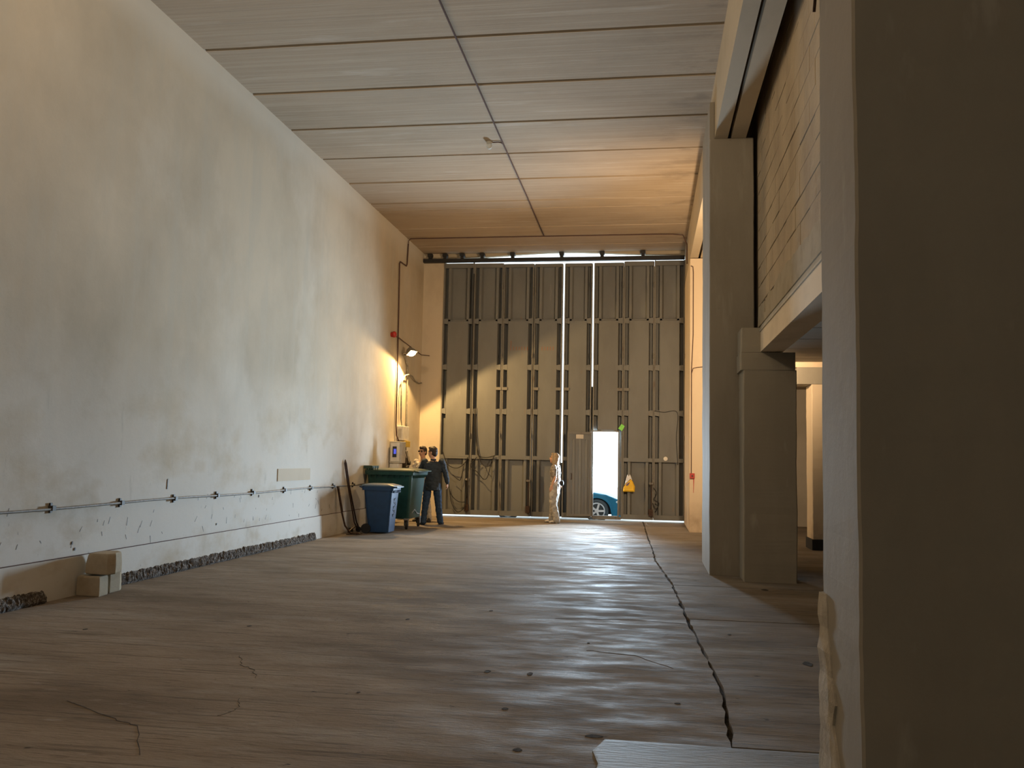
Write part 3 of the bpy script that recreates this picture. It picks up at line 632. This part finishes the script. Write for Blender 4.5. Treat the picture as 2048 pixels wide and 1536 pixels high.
# ---------------------------------------------------------------- loose stone blocks
def stone(name, poly, z0, z1, label, chip=.0, tilt=0, top_scale=.97):
    cx_ = sum(p[0] for p in poly)/len(poly); cy_ = sum(p[1] for p in poly)/len(poly)
    R = []
    for k, (z, s) in enumerate(((z0, .97), (z0+.015, 1), ((z0+z1)/2, 1.0), (z1-.02, top_scale), (z1, top_scale-.05))):
        R.append([Vector((cx_+(x-cx_)*s*(1+.03*noise.noise((x*9, y*9, z*9))), cy_+(y-cy_)*s, z+(tilt*(x-cx_) if k > 2 else 0))) for x, y in poly])
    o = MB().rings(R).build(name, M['block'], bevel=.006); o.location = (0, 0, 0)
    return tag(o, label, 'stone', 'loose stone blocks by the left wall')
stone('stone_block', [(-6.14, 9.06), (-5.845, 9.03), (-5.862, 9.22), (-6.13, 9.26)], 0, .215, 'lower left squared stone block carrying the stack by the wall')
stone('stone_block', [(-6.12, 9.33), (-5.895, 9.30), (-5.90, 9.50), (-5.93, 9.58), (-6.13, 9.60)], 0, .225, 'lower right stone block with a chipped corner, behind its neighbour')
stone('stone_block', [(-6.06, 9.09), (-5.785, 9.06), (-5.75, 9.17), (-5.78, 9.22), (-5.80, 9.36), (-5.92, 9.48), (-6.09, 9.45)], .232, .455, 'broken stone block lying on top of two others', tilt=.02, top_scale=.93)

# ---------------------------------------------------------------- blue wheelie bin
bb = tag(empty('wheelie_bin', (-5.46, 18.08, 0)), 'blue plastic wheelie bin standing in front of the green container', 'bin')
def taper(x0, x1, y0, y1, z0, X0, X1, Y0, Y1, z1, rad=.05, n=3, steps=2, th=None):
    def ring(x0, x1, y0, y1, z):
        out = []
        for cx_, cy_, a0 in ((x1-rad, y1-rad, 0), (x0+rad, y1-rad, PI/2), (x0+rad, y0+rad, PI), (x1-rad, y0+rad, 1.5*PI)):
            for k in range(n+1): a = a0+PI/2*k/n; out.append(Vector((cx_+rad*math.cos(a), cy_+rad*math.sin(a), z)))
        return out
    L_ = lambda a, b, t: a+(b-a)*t
    return [ring(L_(x0, X0, t), L_(x1, X1, t), L_(y0, Y0, t), L_(y1, Y1, t), L_(z0, z1, t)) for t in [k/steps for k in range(steps+1)]]
MB().rings(taper(-.20, .23, -.24, .24, .03, -.31, .30, -.28, .28, .93)).build('body', M['bluebin'], bb, bevel=.004)
MB().rings(taper(-.34, .33, -.305, .305, .88, -.345, .335, -.31, .31, .955, steps=1)).build('rim', M['bluebin'], bb)
lid = MB(); lid.rings(taper(-.36, .345, -.315, .315, .957, -.36, .345, -.315, .315, .975, steps=1) + taper(-.33, .28, -.28, .28, .995, -.25, .20, -.2, .2, 1.015, steps=1))
lo = lid.build('lid', M['bluelid'], bb, smooth=False)
MB().box(.345, .40, -.26, .26, .93, .965).build('lid_handle', M['bluelid'], lo, bevel=.01)
for y_ in (-.22, -.12, -.02, .08, .18): MB().box(.30, .345, y_-.008, y_+.008, .83, .89).build('rim_rib', M['bluebin'], bb)
for y_ in (-.25, .25): MB().lathe([(.02, -.03), (.10, -.03), (.10, .03), (.02, .03)], (-.24, y_, .10), (0, 1, 0), n=20).build('wheel', M['rubber'], bb, smooth=False)
MB().tube([(-.24, -.25, .10), (-.24, .25, .10)], .012).build('axle', M['rust'], bb)
MB().tube([(-.36, -.2, .93), (-.41, -.2, .95), (-.41, .2, .95), (-.36, .2, .93)], .015).build('back_handle', M['bluebin'], bb)
# vertical lettering strokes on the lit side
for k, (z_, s_) in enumerate(((.70, 1), (.62, -1), (.54, 1), (.46, -1), (.38, 1))):
    xx = .262+.04*(z_-.5)
    m_ = Matrix.Translation((.2325+.0735*(z_-.03)/.9+.004, -.01, z_)) @ Matrix.Rotation(.3*s_, 4, 'X')
    t_ = MB(); t_.box(-.004, .002, -.05, .05, -.008, .008, mat=m_); t_.box(-.004, .002, -.05*s_-.006, -.05*s_+.006, -.03, .03, mat=m_); t_.build('letter', M['text'], bb)

# ---------------------------------------------------------------- green four-wheel container
gb = tag(empty('waste_container', (-5.60, 19.66, 0)), 'large dark green four-wheeled waste container against the left wall', 'bin')
MB().rings(taper(-.44, .44, -.50, .50, .22, -.50, .52, -.64, .60, 1.20, rad=.06, steps=3)).build('body', M['greenbin'], gb, bevel=.005)
MB().rings(taper(-.53, .56, -.69, .65, 1.17, -.54, .57, -.70, .66, 1.255, rad=.05, steps=1)).build('rim', M['greenbin'], gb, bevel=.006)
gl = MB(); gl.rings(taper(-.54, .60, -.71, .67, 1.26, -.54, .58, -.68, .64, 1.285, rad=.05, steps=1) + taper(-.40, .45, -.5, .5, 1.31, -.3, .35, -.4, .4, 1.318, rad=.05, steps=1)); glo = gl.build('lid', M['greenlid'], gb)
MB().box(.58, .66, -.60, .56, 1.245, 1.27).build('lid_edge', M['greenlid'], glo, bevel=.006)
MB().box(-.56, -.36, -.69, -.2, 1.30, 1.37).build('raised_flap', M['greenlid'], glo, bevel=.01)
for k in range(6): MB().prism([(-.70, 1.28), (-.67, 1.28), (-.67, 1.36)], 0, -.5+.05*k, -.485+.05*k).build('flap_rib', M['yellow'] if False else M['greenlid'], glo)
for k in range(9): MB().prism([(.52, 1.10), (.575, 1.17), (.52, 1.17)], 1, -.52+.12*k, -.49+.12*k).build('rim_rib', M['greenbin'], gb)
for k in range(7): MB().prism([(-.655, 1.10), (-.69, 1.17), (-.65, 1.17)], 0, -.42+.13*k, -.40+.13*k).build('rim_rib', M['greenbin'], gb)
for x_, y_ in ((.40, -.55), (.42, .40), (-.40, -.45), (-.40, .40)):
    c_ = MB(); c_.lathe([(.03, -.025), (.095, -.025), (.10, 0), (.095, .025), (.03, .025)], (x_, y_, .10), (.9, .35, 0), n=22); co = c_.build('caster_wheel', M['rubber'], gb, smooth=False)
    MB().lathe([(.001, -.03), (.045, -.03), (.045, .03), (.001, .03)], (x_, y_, .10), (.9, .35, 0), n=16).build('hub', M['wheelgrey'], co)
    f_ = MB(); f_.box(x_-.05, x_+.05, y_-.05, y_+.05, .20, .235); f_.box(x_-.045, x_-.035, y_-.03, y_+.03, .08, .21); f_.box(x_+.035, x_+.045, y_-.03, y_+.03, .08, .21); f_.build('caster_fork', M['greypipe'], co)
MB().prism([(-.35, .36), (-.1, .42), (.1, .33), (.35, .30), (.36, .28), (.1, .305), (-.1, .395), (-.35, .335)], 0, .452, .466).build('scratch', M['wheelgrey'], gb)

# ---------------------------------------------------------------- hand truck leaning on the wall
ht = tag(empty('hand_truck', (-5.95, 17.65, 0)), 'rusty tubular hand truck leaning on the left wall behind the blue bin', 'hand truck')
MB().tube([(-.02, .58, .05), (-.06, .50, .20), (-.16, .26, .95), (-.19, .10, 1.42), (-.195, .06, 1.48), (-.19, .02, 1.42), (-.15, .16, .95), (-.05, .34, .2), (.02, .36, .06)], .016).build('tall_handle', M['rust'], ht, smooth=True)
MB().tube([(-.185, -.40, .96), (-.18, -.37, .93), (-.10, -.32, .45), (-.03, -.30, .18), (.06, -.24, .04), (.20, -.12, .02)], .018).build('front_rail', M['rust'], ht, smooth=True)
MB().tube([(-.185, -.30, .96), (-.17, -.33, .88), (-.09, -.30, .45)], .014).build('rail_brace', M['rust'], ht, smooth=True)
MB().tube([(.02, -.24, .05), (.0, .05, .10), (-.02, .35, .12), (.0, .56, .08)], .016).build('cross_bar', M['rust'], ht)
MB().box(-.02, .22, -.26, .05, .005, .02).build('toe_plate', M['rust'], ht)
for x_, y_ in ((.0, .46), (-.05, .10)): MB().lathe([(.02, -.02), (.055, -.02), (.055, .02), (.02, .02)], (x_, y_, .057), (0, 1, .0), n=18).build('wheel', M['rubber'], ht)

# ---------------------------------------------------------------- people
def remesh(mb, name, mat, parent, vox, smooth=3, folds=0, fs=9, seed=0):
    o = mb.build(name, mat)
    r = o.modifiers.new('r', 'REMESH'); r.mode = 'VOXEL'; r.voxel_size = vox; r.use_smooth_shade = True
    s = o.modifiers.new('s', 'SMOOTH'); s.iterations = smooth; s.factor = .5
    dg = bpy.context.evaluated_depsgraph_get(); me = bpy.data.meshes.new_from_object(o.evaluated_get(dg))
    o.modifiers.clear(); old = o.data; o.data = me; bpy.data.meshes.remove(old); me.name = name
    if not me.materials: me.materials.append(mat)
    if folds:
        nrm = [v.normal.copy() for v in me.vertices]
        for v, n_ in zip(me.vertices, nrm):
            p = v.co; d = noise.noise((p.x*fs+seed, p.y*fs, p.z*fs*1.7)) + .5*noise.noise((p.x*fs*2.3, p.y*fs*2.3+seed, p.z*fs*3.4))
            v.co = p + n_*folds*d
    for p in me.polygons: p.use_smooth = True
    if parent: o.parent = parent
    return o
def limb(mb, pts, rad, n=12, ball=True):
    """tapered elliptical limb; rad = list of (r) or (rx, ry)"""
    pts = [Vector(p) for p in pts]; rad = [r if isinstance(r, tuple) else (r, r) for r in rad]; R = []; m = len(pts)
    for i, p in enumerate(pts):
        t = (pts[min(i+1, m-1)] - pts[max(i-1, 0)]).normalized()
        a = Vector((1, 0, 0)) - t*t.x
        if a.length < .2: a = Vector((0, 1, 0)) - t*t.y
        a.normalize(); b = t.cross(a)
        R.append([p + rad[i][0]*math.cos(2*PI*k/n)*a + rad[i][1]*math.sin(2*PI*k/n)*b for k in range(n)])
    mb.rings(R)
    if ball: mb.ell(pts[0], (min(rad[0]),)*3, nu=10, nv=6)
    mb.ell(pts[-1], (min(rad[-1]),)*3, nu=10, nv=6)
def hand(mb, wrist, d, palm_n, side, curl=.35, s=1.0):
    """five fingers: d = direction of the hand, palm_n = palm normal, thumb on side*cross"""
    d = Vector(d).normalized(); pn = (Vector(palm_n) - d*d.dot(Vector(palm_n))).normalized(); w = d.cross(pn)*side; W = Vector(wrist)
    c = W + d*.05*s
    for k in range(5): mb.tube([W + w*(.010*(k-2)), W + d*.09*s + w*(.019*(k-2))*s], [.017*s, .013*s], 8)
    for k, ln in enumerate((.066, .078, .072, .056)):
        b0 = W + d*.088*s + w*(.030-.020*k)*s; a = curl; P = [b0]; dd = d.copy(); 
        for seg in (.45, .32, .26):
            dd = (dd*math.cos(a) + pn*math.sin(a)).normalized(); P.append(P[-1] + dd*ln*seg*s); 
        mb.tube(P, [.0095*s, .009*s, .008*s, .006*s], 8)
    t0 = W + d*.03*s + w*.028*s; t1 = t0 + (d*.6+w*.7+pn*.3).normalized()*.038*s; t2 = t1 + (d*.95+w*.25+pn*.35).normalized()*.032*s
    mb.tube([t0, t1, t2], [.014*s, .011*s, .008*s], 8)
def headmesh(mb, c, R3):
    c = Vector(c); f = lambda x, y, z: c + R3 @ Vector((x, y, z))
    mb.ell(f(0, -.008, .030), (.075, .094, .088), R3); mb.ell(f(0, .022, -.030), (.060, .068, .078), R3); mb.ell(f(0, .045, -.088), (.030, .030, .022), R3)
    mb.tube([f(0, .083, .022), f(0, .100, -.010), f(0, .108, -.024)], [.007, .011, .014], 8)
    mb.ell(f(0, .090, -.028), (.018, .012, .009), R3); mb.ell(f(0, .078, .040), (.050, .014, .010), R3)
    mb.ell(f(0, .080, -.056), (.022, .010, .010), R3)
    for sx in (-1, 1): mb.ell(f(sx*.078, -.005, -.005), (.010, .018, .030), R3); mb.ell(f(sx*.040, .062, -.030), (.020, .016, .018), R3)
def headbits(root, c, R3, hair, hm, glasses=False, hair_long=False):
    c = Vector(c); f = lambda x, y, z: c + R3 @ Vector((x, y, z))
    for sx in (-1, 1):
        MB().ell(f(sx*.031, .079, .016), (.012, .010, .008), R3, 10, 6).build('eye', M['eye'], root, smooth=True)
        MB().tube([f(sx*.015, .093, .037), f(sx*.032, .090, .041), f(sx*.048, .078, .036)], .005, 6).build('eyebrow', hm, root)
    MB().ell(f(0, .089, -.056), (.021, .007, .005), R3, 10, 6).build('mouth', M['lips'], root, smooth=True)
    if glasses:
        for sx in (-1, 1): MB().ell(f(sx*.033, .097, .014), (.026, .007, .020), R3, 14, 8).build('sunglasses_lens', M['eye'], root, smooth=True)
        MB().tube([f(-.078, 0, .02), f(-.066, .085, .022), f(0, .106, .02), f(.066, .085, .022), f(.078, 0, .02)], .004, 6).build('sunglasses_frame', M['rubber'], root)
    h = MB(); h.ell(f(0, -.016, .042), (.083, .098, .094), R3); h.ell(f(0, -.045, -.005), (.076, .068, .085), R3)
    h.ell(f(0, .055, .098), (.055, .035, .026), R3)
    if hair_long:
        for k in range(9):
            a = -1.25 + 2.5*k/8; x, y = .075*math.sin(a), -.02-.062*math.cos(a)
            h.tube([f(x, y, .05), f(x*1.15, y*1.15, -.05), f(x*1.2, y*1.25-.01, -.14), f(x*.95, y*1.2-.02, -.24+.03*abs(math.sin(k*2.1)))], [.03, .032, .03, .014], 8)
        for sx in (-1, 1): h.tube([f(sx*.05, .055, .095), f(sx*.078, .02, .04), f(sx*.082, .0, -.04), f(sx*.07, -.01, -.13)], [.018, .02, .022, .015], 8)
    o = remesh(h, 'hair', hm, root, .008, 2, folds=.006, fs=30, seed=3)
def shoe(root, a, yaw, m):
    a = Vector(a); r = Matrix.Rotation(yaw, 3, 'Z')
    mb = MB(); f = lambda x, y, z: Vector((a.x, a.y, 0)) + r @ Vector((x, y, z))
    mb.ell(f(0, .0, .05), (.045, .06, .05), r); mb.ell(f(0, .10, .035), (.045, .09, .035), r); mb.ell(f(0, .05, .05), (.040, .08, .045), r); mb.ell(f(0, .15, .028), (.044, .055, .028), r)
    o = remesh(mb, 'shoe', m, root, .008, 2)
    s = MB(); s.rings([[f(.046*math.cos(t), .07+.135*math.sin(t), z_) for t in [2*PI*k/16 for k in range(16)]] for z_ in (.0, .022)]); s.build('sole', M['rubber'], o)
    return o
def person(loc, rz, label, J, cl, head_rot=(0, 0, 0), hair='hairdk', glasses=False, hair_long=False, female=False, short_sleeve=False, seed=0):
    """faces +y locally; J overrides joints"""
    j = dict(head=(0, .03, 1.665), neck=(0, -.005, 1.53), chest=(0, 0, 1.33), waist=(0, .0, 1.12), pelvis=(0, 0, .98),
        sL=(-.185, -.01, 1.46), eL=(-.235, -.03, 1.17), wL=(-.245, .03, .92), sR=(.185, -.01, 1.46), eR=(.235, -.03, 1.17), wR=(.245, .03, .92),
        hL=(-.095, 0, .95), kL=(-.11, .02, .52), aL=(-.12, -.02, .09), hR=(.095, 0, .95), kR=(.11, .02, .52), aR=(.12, -.02, .09), fL=.15, fR=-.15, hdL=(0, .15, -1), hdR=(0, .15, -1))
    j.update(J); V = {k: (Vector(v) if isinstance(v, tuple) else v) for k, v in j.items()}
    root = tag(empty('person', loc, rz), label, 'person')
    R3 = (Matrix.Rotation(head_rot[2], 3, 'Z') @ Matrix.Rotation(head_rot[0], 3, 'X')) * 1.13
    cw_, ww_ = (.150, .115) if female else (.170, .145)
    b = MB()
    limb(b, [V['pelvis'], V['waist'], V['chest'], V['chest']+Vector((0, -.01, .12)), V['neck']-Vector((0, 0, .03))], [(.145, .10), (ww_*.9, .09), (cw_*.9, .105), (cw_*.85, .09), (.06, .055)], 16)
    limb(b, [V['neck']-Vector((0, 0, .05)), V['head']-Vector((0, .01, .05))], [.064, .058])
    for s_ in 'LR':
        ar = 1.0 if not female else .88
        limb(b, [V['s'+s_], V['s'+s_].lerp(V['e'+s_], .5), V['e'+s_], V['e'+s_].lerp(V['w'+s_], .35), V['w'+s_]], [.052*ar, .047*ar, .039*ar, .040*ar, .026*ar])
        hand(b, V['w'+s_], V['hd'+s_], (1 if s_ == 'L' else -1, .3, 0), 1 if s_ == 'L' else -1)
        limb(b, [V['h'+s_], V['h'+s_].lerp(V['k'+s_], .5), V['k'+s_], V['k'+s_].lerp(V['a'+s_], .35), V['a'+s_]], [.085, .072, .055, .054, .036])
        limb(b, [V['a'+s_], Vector((V['a'+s_].x, V['a'+s_].y+.08, .045))], [.036, .028])
    headmesh(b, V['head'], R3)
    remesh(b, 'body', M['skin'], root, .0085, 2)
    # top
    t = MB(); k_ = cl.get('loose', 1.0)
    hem = cl.get('hem', .84)
    limb(t, [Vector((V['pelvis'].x, V['pelvis'].y, hem)), V['pelvis'], V['waist'], V['chest'], V['chest']+Vector((0, -.01, .11)), V['neck']-Vector((0, .0, .045))], [(.175*k_, .135*k_), (.172*k_, .132*k_), (ww_*1.12*k_, .122*k_), (cw_*1.12*k_, .132*k_), (cw_*1.02*k_, .11), (.070, .066)], 18, False)
    for s_ in 'LR':
        e, w2, sh = V['e'+s_], V['w'+s_], V['s'+s_]
        if short_sleeve: limb(t, [sh, sh.lerp(e, .45), sh.lerp(e, .75)], [.066, .064, .062])
        else: limb(t, [sh, sh.lerp(e, .5), e, e.lerp(w2, .5), e.lerp(w2, .93)], [.073*k_, .066*k_, .058*k_, .054*k_, .046*k_])
    remesh(t, cl['topname'], M[cl['top']], root, .011, 3, folds=.014, fs=9, seed=seed)
    if cl.get('collar'): MB().lathe([(.064, 0), (.070, .03), (.060, .05)], V['neck']-Vector((0, 0, .04)), (0, -.1, 1), n=16).build('collar', M[cl['top']], root, smooth=True)
    p = MB(); g = cl.get('leg', 1.0)
    limb(p, [V['pelvis']+Vector((0, 0, .06)), V['pelvis']-Vector((0, 0, .05))], [(.158, .118), (.168, .126)], 16)
    for s_ in 'LR':
        limb(p, [V['h'+s_], V['h'+s_].lerp(V['k'+s_], .45), V['k'+s_], V['k'+s_].lerp(V['a'+s_], .5), V['a'+s_].lerp(V['k'+s_], .02)-Vector((0, 0, .03))], [.100, .090*g, .074*g, .070*g, .066*g])
    remesh(p, 'trousers', M[cl['legs']], root, .011, 2, folds=.012, fs=10, seed=seed+5)
    for s_ in 'LR': shoe(root, V['a'+s_], V['f'+s_], M[cl['shoe']])
    headbits(root, V['head'], R3, hair, M[hair], glasses, hair_long)
    return root
# man in the dark jacket, back to the camera, head turned left
person((-5.02, 20.70, 0), math.radians(14), 'man in dark jacket and blue jeans with his back to the camera', dict(
    head=(-.02, .03, 1.685), sL=(-.20, .03, 1.47), sR=(.20, -.03, 1.47), eL=(-.30, .20, 1.27), wL=(-.30, .42, 1.30), hdL=(0, 1, .1), eR=(.30, -.02, 1.19), wR=(.35, .06, .97),
    hL=(-.10, 0, .95), kL=(-.15, .03, .52), aL=(-.20, -.10, .09), hR=(.10, 0, .95), kR=(.14, .06, .52), aR=(.20, .08, .09), fL=.5, fR=-.35),
    dict(topname='jacket', top='navy', hem=.80, loose=1.13, legs='jeans', leg=1.12, shoe='shoe', collar=True), head_rot=(0, 0, math.radians(62)), seed=1)
# man facing the camera behind the container
person((-5.50, 21.62, 0), math.radians(172), 'man with sunglasses in a pale shirt facing the camera behind the container', dict(
    head=(0, .04, 1.70), eL=(-.25, .05, 1.20), wL=(-.12, .24, 1.16), hdL=(.6, .8, .1), eR=(.27, .02, 1.20), wR=(.28, .20, 1.05), hdR=(0, 1, -.4), aL=(-.20, -.02, .09), kL=(-.15, .02, .52)),
    dict(topname='shirt', top='shirtw', hem=.88, legs='trousw', shoe='shoe', collar=True), head_rot=(0, 0, math.radians(-12)), glasses=True, seed=2)
# woman seen in profile
wm = person((-2.30, 22.48, 0), math.radians(80), 'woman with long fair hair in light cargo trousers looking left in profile', dict(
    head=(0, .035, 1.60), neck=(0, 0, 1.46), chest=(0, .02, 1.28), waist=(0, .01, 1.08), pelvis=(0, 0, .95), sL=(-.155, 0, 1.40), sR=(.155, -.01, 1.40),
    eL=(-.20, -.05, 1.13), wL=(-.19, .04, .91), eR=(.20, -.04, 1.13), wR=(.19, -.07, .96), hL=(-.085, 0, .92), hR=(.085, 0, .92), kL=(-.10, .02, .50), kR=(.10, .06, .50), aL=(-.10, -.08, .09), aR=(.10, .10, .09), fL=.1, fR=-.1),
    dict(topname='shirt', top='khaki', hem=.90, loose=.95, legs='cargo', leg=1.30, shoe='shoew'), head_rot=(math.radians(14), 0, 0), hair='hairbl', hair_long=True, female=True, short_sleeve=True, seed=4)
MB().box(-.20, -.12, .02, .08, .60, .76).build('cargo_pocket', M['cargo'], wm, bevel=.01)
tag(MB().ell((-2.13, 22.36, 1.0), (.055, .06, .07)).build('pouch', M['rubber'], smooth=True), 'small dark pouch at the hip of the standing woman', 'bag')
